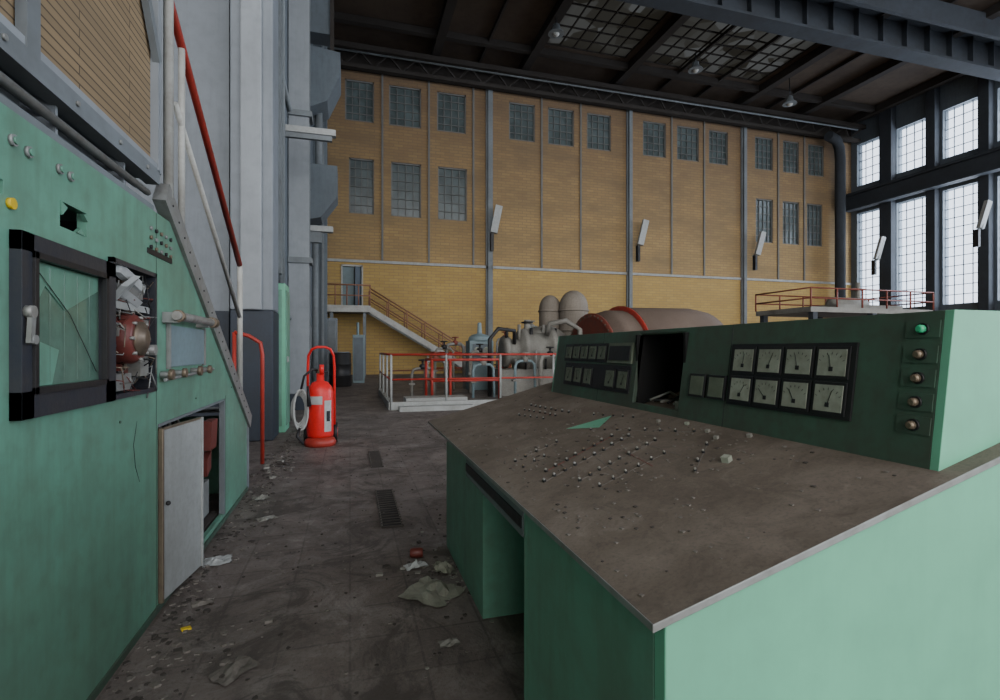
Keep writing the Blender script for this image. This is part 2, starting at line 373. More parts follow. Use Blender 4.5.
b.cyl((-1.1,18,0),(-1.1,18,5.4),.1,'greypaint'); b.cyl((-1.0,18.2,7.3),(-1.0,18.2,9.3),.12,'greypaint'); b.box((-1.29,17.7,11.6),(-.55,18.4,16.9),'bluegrey'); b.box((-.62,17.6,11.0),(-.5,17.7,16.9),'girder')
b.done()
b=B('lamp_bracket'); b.box((-1.28,10.9,5.62),(-.28,11.05,5.74),'whitepaper'); b.box((-1.29,10.93,5.52),(-.35,11.02,5.62),'greypaint'); b.done()
b=B('lamp_bracket'); b.box((-1.29,14.9,4.55),(-.45,15.1,4.7),'whitepaper'); b.box((-1.29,14.95,4.25),(-.75,15.1,4.55),'greypaint'); b.done()
b=B('wall_conduits')
for x,z in ((-1.24,2),(-1.2,6.5)): b.cyl((-1.25,9.9,z),(-1.25,27,z),.05,'greypaint',8)
for yy in (10.3,10.7,13.5,14.6,22,24): b.cyl((-1.24,yy,0.01),(-1.24,yy,16),.04,'greypaint',8)
for yy in (13.0,16.2): b.box((-1.29,yy,1.3),(-1.12,yy+.5,2.0),'greypaint')
b.done()
b=B('green_locker',bevel=.01); b.box((-1.29,8.75,0),(-.98,9.3,2.35),'mint_light'); b.box((-.98,8.8,.1),(-.965,9.25,2.25),'mint'); b.box((-1.24,8.73,.1),(-1.03,8.75,2.25),'mint'); b.box((-.99,8.85,1.1),(-.94,8.88,1.2),'steel'); b.done()
b=B('back_staircase')
b.box((-1.25,25.4,3.2),(.95,27.9,3.36),'greypaint'); b.box((-1.25,25.35,3.1),(.95,25.45,3.42),'white')
for x in (-.9,.6): b.box((x,25.5,0),(x+.14,25.64,3.2),'greypaint')
x0,z0,x1,z1=.95,3.3,6.4,0.05
for yy in (26.3,27.5): b.beam((x0,yy,z0),(x1,yy,z1),.06,.28,'white')
for i in range(18):
    t=(i+.5)/18; b.box((x0+(x1-x0)*t-.14,26.3,z0+(z1-z0)*t),(x0+(x1-x0)*t+.14,27.5,z0+(z1-z0)*t+.03),'greypaint')
for yy in (26.3,27.5):
    b.tube([(x0-.0,yy,z0+1.05),(x1,yy,z1+1.05)],.035,'rustrail'); b.tube([(x0,yy,z0+.55),(x1,yy,z1+.55)],.03,'rustrail')
    for i in range(7):
        t=i/6; b.cyl((x0+(x1-x0)*t,yy,z0+(z1-z0)*t),(x0+(x1-x0)*t,yy,z0+(z1-z0)*t+1.05),.03,'rustrail',8)
b.tube([(-1.25,25.45,4.4),(.95,25.45,4.4),(.95,26.3,4.35)],.035,'rustrail'); b.tube([(-1.25,25.45,3.9),(.95,25.45,3.9)],.03,'rustrail')
for i in range(5): b.cyl((-1.2+i*.53,25.45,3.4),(-1.2+i*.53,25.45,4.4),.03,'rustrail',8)
b.done()
def drum(x,y):
    b=B('oil_drum'); 
    b.lathe((x,y,0),(x,y,2),[(0,.34),(.03,.38),(.38,.38),(.4,.4),(.42,.38),(.78,.38),(.8,.4),(.82,.38),(1.17,.38),(1.2,.35)],'black',20); b.cyl((x,y,1.2),(x,y,1.24),.32,'greypaint'); b.done()
drum(-.33,19.2)
b=B('electrical_cabinet',bevel=.02); b.box((.1,21,0),(.55,21.6,1.9),'cab'); b.box((.14,20.97,.1),(.51,21,1.8),'bluegrey'); b.cyl((.3,21.3,1.9),(.3,21.3,2.4),.05,'cab'); b.done()
b=B('electrical_cabinet',bevel=.02); b.box((-1.2,22,0),(-.5,22.6,2.6),'lightgrey'); b.box((-1.15,21.97,.1),(-.55,22,2.5),'greypaint'); b.done()
# ------------------------------------------------------------ pit railing
def rail(name,pts,posts,z0,top,mid,mt,mp,r=.03,kerb=None):
    b=B(name)
    b.tube([(x,y,top) for x,y in pts],r,mt); b.tube([(x,y,mid) for x,y in pts],r*.85,mt)
    for x,y in posts: b.cyl((x,y,z0),(x,y,top),r,mp,8)
    if kerb:
        for (x,y),(x2,y2) in zip(pts,pts[1:]): b.beam((x,y,.09),(x2,y2,.09),.1,.17,kerb)
    b.done()
rail('pit_railing',[(.85,15.5),(.85,11.3),(6.3,11.3)],[(.85,11.3),(.85,12.6),(.85,14),(.85,15.5),(2.05,11.3),(3.3,11.3),(4.6,11.3),(6.3,11.3)],0,1.20,.66,'red','doorgrey',.027,'doorgrey')
rail('pit_railing',[(1.9,13.4),(1.9,12.4),(3.6,12.4)],[(1.9,12.4),(2.35,12.4),(1.9,13.4),(3.6,12.4)],0,1.06,.55,'red','red',.035)
rail('pit_railing',[(1.2,17.9),(5.4,17.9)],[(1.2,17.9),(2.6,17.9),(4.0,17.9),(5.4,17.9)],0,1.15,.6,'rustrail','white',.03)
rail('pit_railing',[(3.0,19.8),(6.2,19.8)],[(3.0,19.8),(4.6,19.8),(6.2,19.8)],0,1.2,.6,'red','red',.03)
b=B('pit_step'); b.box((1.0,10.95,0),(2.6,11.2,.1),'doorgrey'); b.box((1.2,11.6,0),(2.6,12.2,.22),'doorgrey'); b.done()
# ------------------------------------------------------------ turbine machinery
b=B('turbine_casing')
b.lathe((7.0,14.2,.55),(12,14.2,.55),[(0,1.2),(.05,1.70),(.25,1.78),(.3,1.9),(.5,1.96),(1.0,1.96),(1.05,2.06),(3.2,2.08),(3.7,2.0),(4.1,1.6),(4.3,.8)],'brownc',40)
b.lathe((6.95,14.2,.55),(12,14.2,.55),[(0,1.7),(0.0,1.86),(.06,1.86),(.06,1.7)],'dullred',40)
b.lathe((7.9,14.2,.55),(12,14.2,.55),[(0,1.97),(0.0,2.10),(.05,2.10),(.05,1.97)],'red',40)
for k in range(24):
    a=k*math.pi/23; b.cyl((6.92,14.2+1.78*math.cos(a),.55+1.78*math.sin(a)),(7.05,14.2+1.78*math.cos(a),.55+1.78*math.sin(a)),.03,'brownc',6)
b.box((6.9,12.2,0),(11.5,16.2,.5),'machine'); b.done()
b=B('steam_crossover_pipe')
for x,yy,zt,R in ((7.35,18.4,3.4,.42),(8.1,17.9,3.55,.55)):
    pf=[(0,R),(.1,R+.08),(.2,R),(zt-R-.1,R)]
    for a in range(1,7): pf.append((zt-R-.1+math.sin(a*math.pi/12)*(R+.1),R*math.cos(a*math.pi/12)))
    b.lathe((x,yy,0),(x,yy,5),pf,'beige',20)
    for zz in (2.0,2.75): b.lathe((x,yy,0),(x,yy,5),[(zz,R),(zz,R+.04),(zz+.06,R+.04),(zz+.06,R)],'beige',20,False)
b.tube([(7.35,18.4,1.7),(6.7,18.2,1.65),(6.4,17.8,1.3),(6.4,17.7,0)],.25,'beige',12)
b.done()
b=B('auxiliary_turbine')
b.lathe((4.3,14.6,1.25),(6.3,14.6,1.25),[(0,.25),(.02,.45),(.15,.5),(.16,.34),(.5,.4),(.55,.66),(.7,.7),(.75,.55),(1.3,.62),(1.35,.8),(1.5,.82),(1.55,.5),(1.9,.4)],'machine',24)
b.lathe((5.75,15.6,1.2),(5.75,12,1.2),[(0,.5),(.1,.75),(.4,.85),(.9,.85),(1.2,.7),(1.3,.3)],'machine',24)
b.box((4.1,13.9,0),(6.3,15.3,.75),'machine'); b.cyl((5.1,14.6,1.8),(5.1,14.6,2.2),.1,'machine'); b.lathe((5.1,14.6,2.1),(5.1,14.6,3),[(0,.17),(.04,.19),(.07,.05)],'black',16)
b.tube([(4.6,14.3,1.5),(4.5,14.0,1.85),(4.0,13.9,1.9),(3.75,13.9,1.6),(3.75,13.9,0)],.06,'black')
b.tube([(5.5,14.0,1.75),(5.5,13.8,2.05),(6.0,13.8,2.15),(6.45,13.8,1.9),(6.5,13.8,0)],.08,'machine')
for k in range(6): b.cyl((4.5+k*.3,13.85,.75),(4.5+k*.3,13.85,1.05+.12*(k%3)),.035,'black' if k%2 else 'steel',8)
for k in range(5): b.cyl((4.4+k*.38,14.4,1.6),(4.4+k*.38,14.4,1.95+.1*(k%2)),.05,'machine' if k%2 else 'black',8)
for k,(x,yy,z) in enumerate(((1.6,14.0,.8),(2.1,14.9,1.0),(3.2,13.6,.9),(3.5,15.2,1.25),(4.9,17.2,1.7),(5.6,16.6,1.9),(2.6,16.3,1.35),(3.1,17.0,1.5),(4.3,13.3,1.0),(5.0,13.2,1.15),(5.6,13.1,1.3),(5.9,17.2,2.1))):
    b.tube([(x,yy,0),(x,yy,z-.15),(x+.05,yy,z-.03),(x+.15,yy,z),(x+.5,yy+.1,z),(x+.6,yy+.1,z-.1),(x+.62,yy+.1,0)],.04+.02*(k%2),('machine','steel','cab')[k%3],10)
    b.lathe((x+.3,yy+.05,z-.02),(x+.3,yy+.05,3),[(0,.09),(.12,.09),(.14,.03),(.22,.03),(.23,.12),(.26,.12),(.27,.02)],('black','dullred','machine')[k%3],12)
    b.box((x-.08,yy-.08,z*.45),(x+.08,yy+.08,z*.45+.05),'machine')
b.done()
b=B('machine_control_cabinet',bevel=.02); b.box((3.7,16.2,0),(4.5,16.8,1.6),'cab'); b.lathe((4.1,16.5,1.6),(4.1,16.5,3),[(0,.38),(.12,.36),(.2,.25),(.24,.08),(.6,.06)],'cab',16); b.box((3.8,16.17,.9),(4.4,16.2,1.5),'bluegrey'); b.cyl((3.95,16.15,1.3),(3.95,16.2,1.3),.1,'face'); b.cyl((4.25,16.15,1.3),(4.25,16.2,1.3),.1,'face'); b.done()
b=B('generator_housing')
b.box((10.5,19.5,0),(17,21.6,1.6),'beige'); b.lathe((10.8,20.5,1.3),(17,20.5,1.3),[(0,.8),(.1,1.1),(5.8,1.1),(6.0,.9)],'machine',28); b.done()
b=B('service_platform')
b.box((15.2,14.0,2.62),(21,16.5,2.8),'machine')
for x in (15.4,18.1,20.8): 
    for yy in (14.1,16.3): b.box((x-.1,yy-.1,0),(x+.1,yy+.1,2.62),'girder_r')
for z in (3.1,3.45):
    b.tube([(15.2,16.5,z),(15.2,14.0,z),(21,14.0,z),(21,16.5,z),(15.2,16.5,z)],.028,'dullred')
for i in range(6):
    for yy in (14.0,16.5): b.cyl((15.2+i*1.16,yy,2.8),(15.2+i*1.16,yy,3.45),.03,'dullred',8)
b.box((17.1,14.6,2.8),(20.3,15.9,2.98),'machine'); b.lathe((17.4,15.2,3.0),(20,15.2,3.0),[(0,.15),(.1,.3),(1.6,.3),(1.8,.15)],'machine'); b.cyl((18.8,15.2,3),(18.8,15.2,3.9),.08,'machine'); b.box((18.5,15.1,3.6),(19.1,15.3,3.66),'dullred')
b.done()
# ------------------------------------------------------------ LEFT PANEL
PX=-.92
root=empty('instrument_panel')
b=B('panel_sheet',root)
th=-.03
def sheet(pts,m='mint'): b.prism(pts,0,PX+th,PX,m)
holes=[(1.80,2.36,1.12,1.62),(2.40,2.86,1.11,1.66),(2.04,2.22,1.71,1.795),(1.66,1.75,1.73,1.77)]
ycut=3.25
b.quadgrid(0,PX,th,(-2.5,ycut,.95,1.98),holes,'mint')
sheet([(ycut,.95),(4.88,.95),(ycut+.02,1.98),(ycut,1.98)])
b.quadgrid(0,PX,th,(-2.5,4.88,0,.95),[(2.94,4.35,.06,.92)],'mint')
sheet([(4.88,0),(5.25,0),(5.25,.72),(4.88,.95)])
b.box((PX-.9,5.2,0),(PX-.03,5.25,.7),'mint')
b.box((PX-.9,-2.5,1.95),(PX-.03,3.2,1.98),'mint')
for y in (-.2,1.2,2.92,4.4): b.box((PX,y-.002,.0),(PX+.0015,y+.002,.95 if y>3 else 1.98),'green_dark')
b.box((PX-.03,-2.5,0),(PX+.01,5.25,.03),'green_dark')
b.tube([(PX,2.68,.98),(PX+.001,2.64,.88),(PX+.001,2.66,.78),(PX,2.71,.70)],.0012,'black',5)
b.done()
b=B('panel_interior',root)
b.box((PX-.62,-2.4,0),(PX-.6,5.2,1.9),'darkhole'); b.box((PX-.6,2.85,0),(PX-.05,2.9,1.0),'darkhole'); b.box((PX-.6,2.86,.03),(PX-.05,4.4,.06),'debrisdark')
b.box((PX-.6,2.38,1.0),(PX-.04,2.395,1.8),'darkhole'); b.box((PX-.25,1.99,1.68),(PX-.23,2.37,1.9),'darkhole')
b.box((PX-.5,2.9,.5),(PX-.1,4.3,.53),'steel')
for k in range(9):
    y=3.5+k*.09; b.tube([(PX-.3,y,.06),(PX-.22-.05*math.sin(k),y+.05,.3),(PX-.15,y-.04,.5),(PX-.3,y,.85)],.012,'black' if k%2 else 'debris',6)
b.obox((PX-.04,4.1,.70),(.03,.0,0),(0,.08,.0),(0,.02,.10),'brownred'); b.obox((PX-.06,4.05,.50),(.03,0,0),(0,.05,.02),(0,0,.06),'brownred')
b.box((PX-.15,3.9,.1),(PX-.08,4.25,.35),'steel')
b.box((PX-.03,4.33,.05),(PX+.006,4.36,.93),'greypaint'); b.box((PX-.03,2.94,.915),(PX+.006,4.36,.93),'greypaint')
b.done()
b=B('cabinet_door',root,bevel=.004)
c0=Vector((PX+.005,2.95,.47)); d=Vector((.068,.445,0)); dn=d.normalized(); nrm=Vector((dn.y,-dn.x,0))
b.obox(c0+d/2,d/2,nrm*.010,Vector((0,0,.435)),'doorgrey')
for e in (0,1): b.obox(c0+d*e+nrm*.008,dn*.008,nrm*.012,Vector((0,0,.437)),'brass' if e==0 else 'doorgrey')
b.obox(c0+d/2+Vector((0,0,.43)),d/2,nrm*.012,Vector((0,0,.006)),'brass')
b.sphere(c0+d*.1+nrm*.02+Vector((0,0,.05)),.012,'black')
b.done()
b=B('chart_recorder',root,bevel=.003)
y0,y1,z0,z1=1.775,2.385,1.10,1.640; X0=PX;X1=PX+.03
for (ya,za,yb,zb) in ((y0,z0,y0+.06,z1),(y1-.085,z0,y1,z1),(y0,z0,y1,z0+.08),(y0,z1-.055,y1,z1)):
    b.box((X0-.05,ya,za),(X1,yb,zb),'frameblack')
for (ya,za,yb,zb) in ((y0+.05,z0+.07,y0+.07,z1-.05),(y1-.10,z0+.07,y1-.08,z1-.05),(y0+.05,z0+.07,y1-.08,z0+.09),(y0+.05,z1-.07,y1-.08,z1-.05)):
    b.box((X1-.01,ya,za),(X1+.008,yb,zb),'black')
b.box((X0-.01,y0+.06,z0+.07),(X0+.005,y1-.08,z1-.05),'greenglass')
b.prism([(y0+.07,z0+.28),(y0+.16,z0+.40),(y0+.28,z0+.33),(y1-.10,z0+.42),(y1-.10,z1-.07),(y0+.07,z1-.07)],0,X0+.006,X0+.009,'mint')
b.prism([(y0+.07,z0+.09),(y0+.20,z0+.09),(y0+.24,z0+.2),(y0+.07,z0+.24)],0,X0+.006,X0+.009,'mint')
for k in range(5): b.box((X0+.009,y0+.10+k*.085,z0+.1),(X0+.010,y0+.102+k*.085,z1-.08),'greenglass')
b.tube([(X0+.012,y0+.10,z1-.09),(X0+.012,y0+.3,z0+.32),(X0+.012,y1-.12,z0+.12)],.0015,'black',5)
b.done()
b=B('recorder_latch',root)
b.obox((X1+.012,y0+.02,1.37),(.006,0,0),(0,.010,0),(0,.005,.05),'steel'); b.cyl((X1,y0+.02,1.41),(X1+.02,y0+.02,1.41),.018,'chrome'); b.cyl((X1,y0+.03,1.33),(X1+.02,y0+.03,1.33),.014,'steel'); b.done()
b=B('stripped_instrument_bay',root)
y0,y1,z0,z1=2.39,2.87,1.10,1.67
for (ya,za,yb,zb) in ((y0,z0,y0+.02,z1),(y1-.02,z0,y1,z1),(y0,z0,y1,z0+.02),(y0,z1-.02,y1,z1)): b.box((PX-.25,ya,za),(PX+.02,yb,zb),'frameblack')
b.box((PX-.26,y0,z0),(PX-.24,y1,z1),'black')
b.lathe((PX-.12,2.60,1.35),(PX+.2,2.60,1.35),[(0,.105),(.13,.11),(.15,.10),(.16,.09)],'brownred',24)
b.lathe((PX-.12,2.60,1.35),(PX+.2,2.60,1.35),[(.155,.075),(.17,.075),(.175,.05),(.185,.045),(.19,.02)],'brass',20)
for k in range(8):
    a=k*.785; b.cyl((PX+.03,2.6+.09*math.cos(a),1.35+.09*math.sin(a)),(PX+.05,2.6+.09*math.cos(a),1.35+.09*math.sin(a)),.007,'chrome',8)
b.box((PX-.1,2.43,1.47),(PX+.01,2.80,1.50),'doorgrey'); b.box((PX-.12,2.5,1.53),(PX+.0,2.75,1.58),'steel'); b.box((PX-.1,2.72,1.18),(PX-.0,2.82,1.44),'machine')
b.cyl((PX-.02,2.76,1.3),(PX+.05,2.76,1.3),.025,'chrome'); b.box((PX-.1,2.43,1.13),(PX+.0,2.62,1.2),'steel')
b.obox((PX+.0,2.60,1.61),(.01,.02,0),(0,.13,-.03),(.0,.01,.02),'whitepaper'); b.obox((PX+.02,2.5,1.56),(.005,.02,0),(0,.07,.03),(.02,.0,.03),'doorgrey'); b.obox((PX+.02,2.55,1.52),(.004,.01,0),(0,.09,-.02),(.01,.0,.012),'whitepaper')
for k in range(60):
    y=random.uniform(2.44,2.82); z=random.uniform(1.15,1.62)
    b.tube([(PX-.12,y,z),(PX+random.uniform(-.02,.05),y+random.uniform(-.05,.05),z+random.uniform(-.07,.07)),(PX+random.uniform(-.02,.04),min(2.85,y+random.uniform(-.05,.08)),z+random.uniform(-.12,.05))],random.uniform(.002,.004),random.choice(['black','steel','brownred','brass','paper']),5)
for k in range(60):
    y=random.uniform(2.44,2.81); z=random.uniform(1.14,1.62); s_=random.uniform(.4,1.0); b.obox((PX-.03+random.uniform(-.03,.03),y,z),(.01,.005,0),(0,.02*s_,.008),(0,-.008,.022*s_),random.choice(['steel','machine','doorgrey','black','brownred','brass']))
b.done()
b=B('torn_hole_flaps',root)
for pts in ([(2.04,1.795),(2.08,1.78),(2.05,1.75)],[(2.22,1.795),(2.19,1.785),(2.22,1.765)],[(2.14,1.71),(2.17,1.73),(2.2,1.71)]): b.prism(pts,0,PX-.01,PX+.004,'mint')
b.done()
b=B('paper_drive_unit',root,bevel=.002)
b.cyl((PX+.07,2.98,1.475),(PX+.07,3.72,1.475),.024,'chrome'); b.cyl((PX+.07,3.0,1.475),(PX+.07,3.03,1.475),.032,'brass'); b.cyl((PX+.07,3.66,1.475),(PX+.07,3.74,1.475),.034,'brass')
b.box((PX,3.0,1.44),(PX+.07,3.05,1.495),'steel'); b.box((PX,3.6,1.44),(PX+.07,3.65,1.495),'steel')
b.box((PX,3.08,1.21),(PX+.012,3.74,1.43),'cab'); b.box((PX,3.06,1.2),(PX+.02,3.08,1.44),'steel'); b.box((PX,3.74,1.2),(PX+.02,3.76,1.44),'steel')
for y,r in ((2.98,.028),(3.2,.026),(3.5,.03),(3.72,.026)):
    b.cyl((PX,y,1.175),(PX+.04,y,1.175),r*.6,'steel'); b.cyl((PX+.04,y,1.175),(PX+.06,y,1.175),r,'brass')
b.cyl((PX+.03,2.95,1.15),(PX+.03,3.9,1.17),.009,'steel')
b.done()
b=B('panel_lamps_and_screws',root)
for y,z in ((1.785,1.894),(1.86,1.888),(2.03,1.895),(2.10,1.893)):
    b.cyl((PX,y,z),(PX+.010,y,z),.017,'steel'); b.cyl((PX+.010,y,z),(PX+.015,y,z),.011,'mint')
for r in range(3):
    for c in range(5):
        y=2.84+c*.07; z=1.885-r*.045
        b.cyl((PX,y,z),(PX+.010,y,z),.010,('steel','black','brass')[(r*2+c)%3],8)
b.box((PX,2.8,1.76),(PX+.006,3.14,1.785),'black')
b.cyl((PX,1.775,1.712),(PX+.012,1.775,1.712),.016,'yellow')
for y in (2.5,3.6,4.6): b.cyl((PX,y,1.0),(PX+.004,y,1.0),.006,'green_dark',8)
b.done()
# ------------------------------------------------------------ mezzanine + stairs above panel
b=B('mezzanine_platform')
b.box((-7.9,-3,2.15),(-.96,2.95,2.19),'greypaint'); b.box((-1.1,-3,2.02),(-1.06,2.95,2.15),'greypaint'); b.box((-1.14,-3,1.99),(-.94,2.95,2.02),'greypaint')
b.box((-.98,-3,2.13),(-.92,2.97,2.20),'greypaint')
b.tube([(-.95,-2,2.07),(-.95,2.9,2.07)],.016,'steel'); b.tube([(-1.0,-2,2.10),(-1.0,2.9,2.10)],.012,'greypaint')
for y in (1.55,2.1,2.65): b.box((-1.06,y,2.02),(-.96,y+.015,2.15),'columngrey')
b.box((-1.0,-3,2.20),(-.955,2.97,6.5),'brick_side')
b.box((-.95,1.86,2.20),(-.92,1.93,6.5),'greypaint'); b.box((-.95,1.2,2.20),(-.92,1.24,6.5),'greypaint')
b.beam((-.93,2.42,3.55),(-.93,2.97,2.75),.03,.05,'greypaint'); b.beam((-.935,1.7,2.3),(-.935,2.0,3.0),.03,.04,'greypaint'); b.box((-.955,-3,2.20),(-.925,2.97,2.23),'columngrey')
b.box((-1.0,2.95,2.19),(-.92,3.0,6.5),'columngrey')
for y in (1.4,1.75,2.15,2.5,2.8): b.cyl((-.92,y,2.165),(-.912,y,2.165),.010,'steel',8)
b.done()
sroot=empty('access_stairs')
b=B('flight',sroot)
def zs(y): return 2.13-(y-3.04)*(1.44/2.26)
b.beam((PX-.01,3.02,zs(3.02)-.03),(PX-.01,5.36,zs(5.36)-.03),.06,.12,'steel')
b.beam((PX-.8,3.02,zs(3.02)-.05),(PX-.8,5.36,zs(5.36)-.05),.05,.2,'greypaint')
for i in range(9):
    y=3.2+i*.25; b.box((PX-.8,y,zs(y)-.02),(PX-.04,y+.2,zs(y)+.01),'steel')
for i in range(22):
    y=3.1+i*.1; b.cyl((PX+.01,y,zs(y)-.03),(PX+.025,y,zs(y)-.03),.006,'black',6)
b.box((PX-.06,5.27,0),(PX+.0,5.36,zs(5.3)),'greypaint')
b.done()
b=B('handrail',sroot)
def zr(y): return 3.13-(y-3.15)*(1.09/1.77)
b.tube([(PX,3.05,zr(3.05)+.0),(PX,3.15,zr(3.15)),(PX,4.92,zr(4.92))],.022,'red',10)
b.tube([(PX,3.2,zr(3.2)-.45),(PX,4.92,zr(4.92)-.45)],.016,'white',10)
b.cyl((PX,4.94,zs(4.94)),(PX,4.94,zr(4.92)),.022,'white',10)
b.cyl((PX,3.10,2.1),(PX,3.10,6),.024,'white',10); b.cyl((PX,3.32,zs(3.3)),(PX,3.32,zr(3.32)),.018,'white',10)
b.done()
b=B('grab_rail')
b.tube([(-1.25,6.4,1.5),(-1.1,6.4,1.46),(-.98,6.4,1.38),(-.96,6.4,1.25),(-.96,6.4,.0)],.022,'red',10); b.cyl((-1.25,6.4,0),(-1.25,6.4,1.5),.022,'red',10)
b.done()
# ------------------------------------------------------------ CONTROL CONSOLE
con=empty('control_console')
def zd(x): return .835+.276*(x-.52)
T=.012
b=B('desk_body',con,bevel=.003)
b.prism([(.53,0),(.53,zd(.53)-T),(2.0,zd(2.0)-T),(2.0,0)],1,.785,.82,'mint_light')
b.prism([(.53,0),(.53,zd(.53)-T),(1.2,zd(1.2)-T),(1.2,0)],1,1.52,1.55,'mint')
b.prism([(.53,0),(.53,zd(.53)-T),(.555,zd(.555)-T),(.555,0)],1,.82,1.52,'mint')
b.prism([(.615,.0),(.615,zd(.615)-T),(1.2,zd(1.2)-T),(1.2,0)],1,2.41,3.38,'mint')
b.box((1.2,.82,0),(2.0,3.38,.95),'green_dark'); b.prism([(1.2,.95),(2.0,.95),(2.0,zd(2)-T),(1.2,zd(1.2)-T)],1,.82,3.38,'green_dark')
b.box((.545,1.55,.69),(1.2,2.41,.80),'black'); b.box((.530,1.56,.70),(.545,2.40,.79),'greypaint'); b.box((.526,1.57,.725),(.532,2.39,.765),'black')
b.done()
b=B('desk_top',con,bevel=.002)
b.prism([(.50,zd(.5)-T),(.50,zd(.5)),(2.02,zd(2.02)),(2.02,zd(2.02)-T)],1,.775,3.42,'dust')
b.prism([(.497,zd(.5)-T-.002),(.497,zd(.5)+.001),(.50,zd(.5)+.001),(.50,zd(.5)-T-.002)],1,.772,3.425,'steel')
b.prism([(.497,zd(.497)-T-.002),(.497,zd(.497)+.001),(2.02,zd(2.02)+.001),(2.02,zd(2.02)-T-.002)],1,.772,.775,'steel')
b.done()
b=B('gauge_housing',con,bevel=.004)
def xf(z): return 1.24+.14*(z-1.035)
zb=1.0;zt=1.39
b.prism([(xf(1.03),1.03),(xf(zt),zt),(1.85,zt),(1.85,1.03)],1,.8155,.835,'mint_light')
b.prism([(xf(1.03),1.03),(xf(zt),zt),(1.85,zt),(1.85,1.03)],1,3.06,3.08,'mint')
def fsheet(ya,yb,za,zb_,m='green_dark',off=0,t=.02):
    b.prism([(xf(za)-off,za),(xf(zb_)-off,zb_),(xf(zb_)-off+t,zb_),(xf(za)-off+t,za)],1,ya,yb,m)
fsheet(.835,1.76,1.03,zt); fsheet(2.10,3.06,1.03,zt); fsheet(1.76,2.10,1.03,1.06); fsheet(1.76,2.10,1.375,zt)
b.box((1.29,.835,zt-.02),(1.85,3.06,zt),'green_dark'); b.box((1.83,.835,1.06),(1.85,3.06,zt-.02),'green_dark')
b.box((1.27,1.745,1.04),(1.6,1.76,1.37),'darkhole'); b.box((1.27,2.10,1.04),(1.6,2.115,1.37),'darkhole'); b.box((1.6,1.745,1.04),(1.62,2.115,1.37),'darkhole')
for y in (1.5,2.45): fsheet(y,y+.003,1.03,zt,'black',.001,.003)
b.done()
b=B('gauge_cluster',con,bevel=.0015)
def fbox(ya,yb,za,zb_,m,d0,d1):
    b.prism([(xf(za)-d0,za),(xf(zb_)-d0,zb_),(xf(zb_)-d1,zb_),(xf(za)-d1,za)],1,ya,yb,m)
def gauge(ya,yb,za,zb_,facem,hand=True):
    w=yb-ya;g=.008
    fbox(ya,yb,za,zb_,'black',-.004,.010)
    fbox(ya+g,yb-g,za+g,zb_-g,facem,.008,.0115)
    if hand:
        zc=za+(zb_-za)*.3; yc=ya+w*.5; an=random.uniform(-.7,.9); L=(zb_-za)*.45
        x=xf(zc)-.0125
        b.beam((x,yc,zc),(x+.14*L*math.cos(an),yc+L*math.sin(an),zc+L*math.cos(an)),.0015,.0015,'black')
        for k in range(7):
            a2=-1.0+k*.33; L0=L*1.0;L1=L*1.18
            b.beam((x+.14*L0*math.cos(a2),yc+L0*math.sin(a2),zc+L0*math.cos(a2)),(x+.14*L1*math.cos(a2),yc+L1*math.sin(a2),zc+L1*math.cos(a2)),.0012,.0012,'black')
        fbox(yc-.006,yc+.006,zc-.006,zc+.006,'black',.01,.013)
fbox(1.03,1.49,1.115,1.32,'black',-.002,.006)
for r in range(2):
    for c in range(4):
        ya=1.045+c*.110; za=1.125+r*.097
        gauge(ya,ya+.102,za,za+.088,'face')
for ya in (1.50,1.605): gauge(ya,ya+.09,1.125,1.21,'facedim',False)
fbox(2.38,2.93,1.235,1.335,'black',-.002,.004); fbox(2.14,2.90,1.095,1.225,'black',-.002,.004)
for c in range(5): gauge(2.395+c*.105,2.395+c*.105+.095,1.245,1.328,'facedim')
for c in range(6):
    if c!=2: gauge(2.15+c*.125,2.15+c*.125+.10,1.11,1.205,'facedim')
fbox(2.14,2.37,1.235,1.335,'facedim',-.002,.010); fbox(2.155,2.355,1.25,1.32,'black',.008,.013)
b.done()
b=B('console_knobs',con)
for i,z in enumerate((1.349,1.29,1.235,1.18,1.127)):
    x=xf(z); fbox(.84,.915,z-.02,z+.02,'green_dark',0,.003)
    b.cyl((x,.875,z),(x-.008,.875,z),.014,'black'); b.lathe((x-.008,.875,z),(x-.04,.875,z),[(0,.010),(.008,.010),(.013,.006)],'greenlamp' if i==0 else 'brass',14)
for k in range(9):
    y=1.78+k*.035; b.tube([(1.5,y,1.05),(1.4,y+.01,1.09+.02*math.sin(k*2)),(1.3,y+.02*math.cos(k),1.075)],.006,random.choice(['chrome','black','paper']),6)
b.box((1.28,1.8,1.05),(1.34,1.83,1.09),'paper')
b.done()
b=B('mimic_diagram_switches',con)
def on(x,y,h=0): return Vector((x,y,zd(x)+h))
nn=Vector((-.266,0,.964))
def knob(x,y,r=.007,h=.016,m='chrome'):
    p=on(x,y); b.cyl(p,p+nn*h*.6,r,'black',8); b.lathe(p+nn*h*.6,p+nn*h*2,[(0,r*.8),(h*.3,r*.8),(h*.5,r*.3)],m,8)
def strip(x0,y0,x1,y1,w=.006,m='steel',h=.0005): b.beam(on(x0,y0,h),on(x1,y1,h),w,.0012,m,up=nn)
for pts,m,h in (([(.92,2.12),(1.01,1.97),(1.13,2.08)],'mint_light',.003),([(.84,2.02),(.95,1.84),(1.10,1.95),(.95,2.10)],'dust',.001)):
    vs=[b.bm.verts.new(on(x,y,h)) for x,y in pts]; b.faces([b.bm.faces.new(vs)],m)
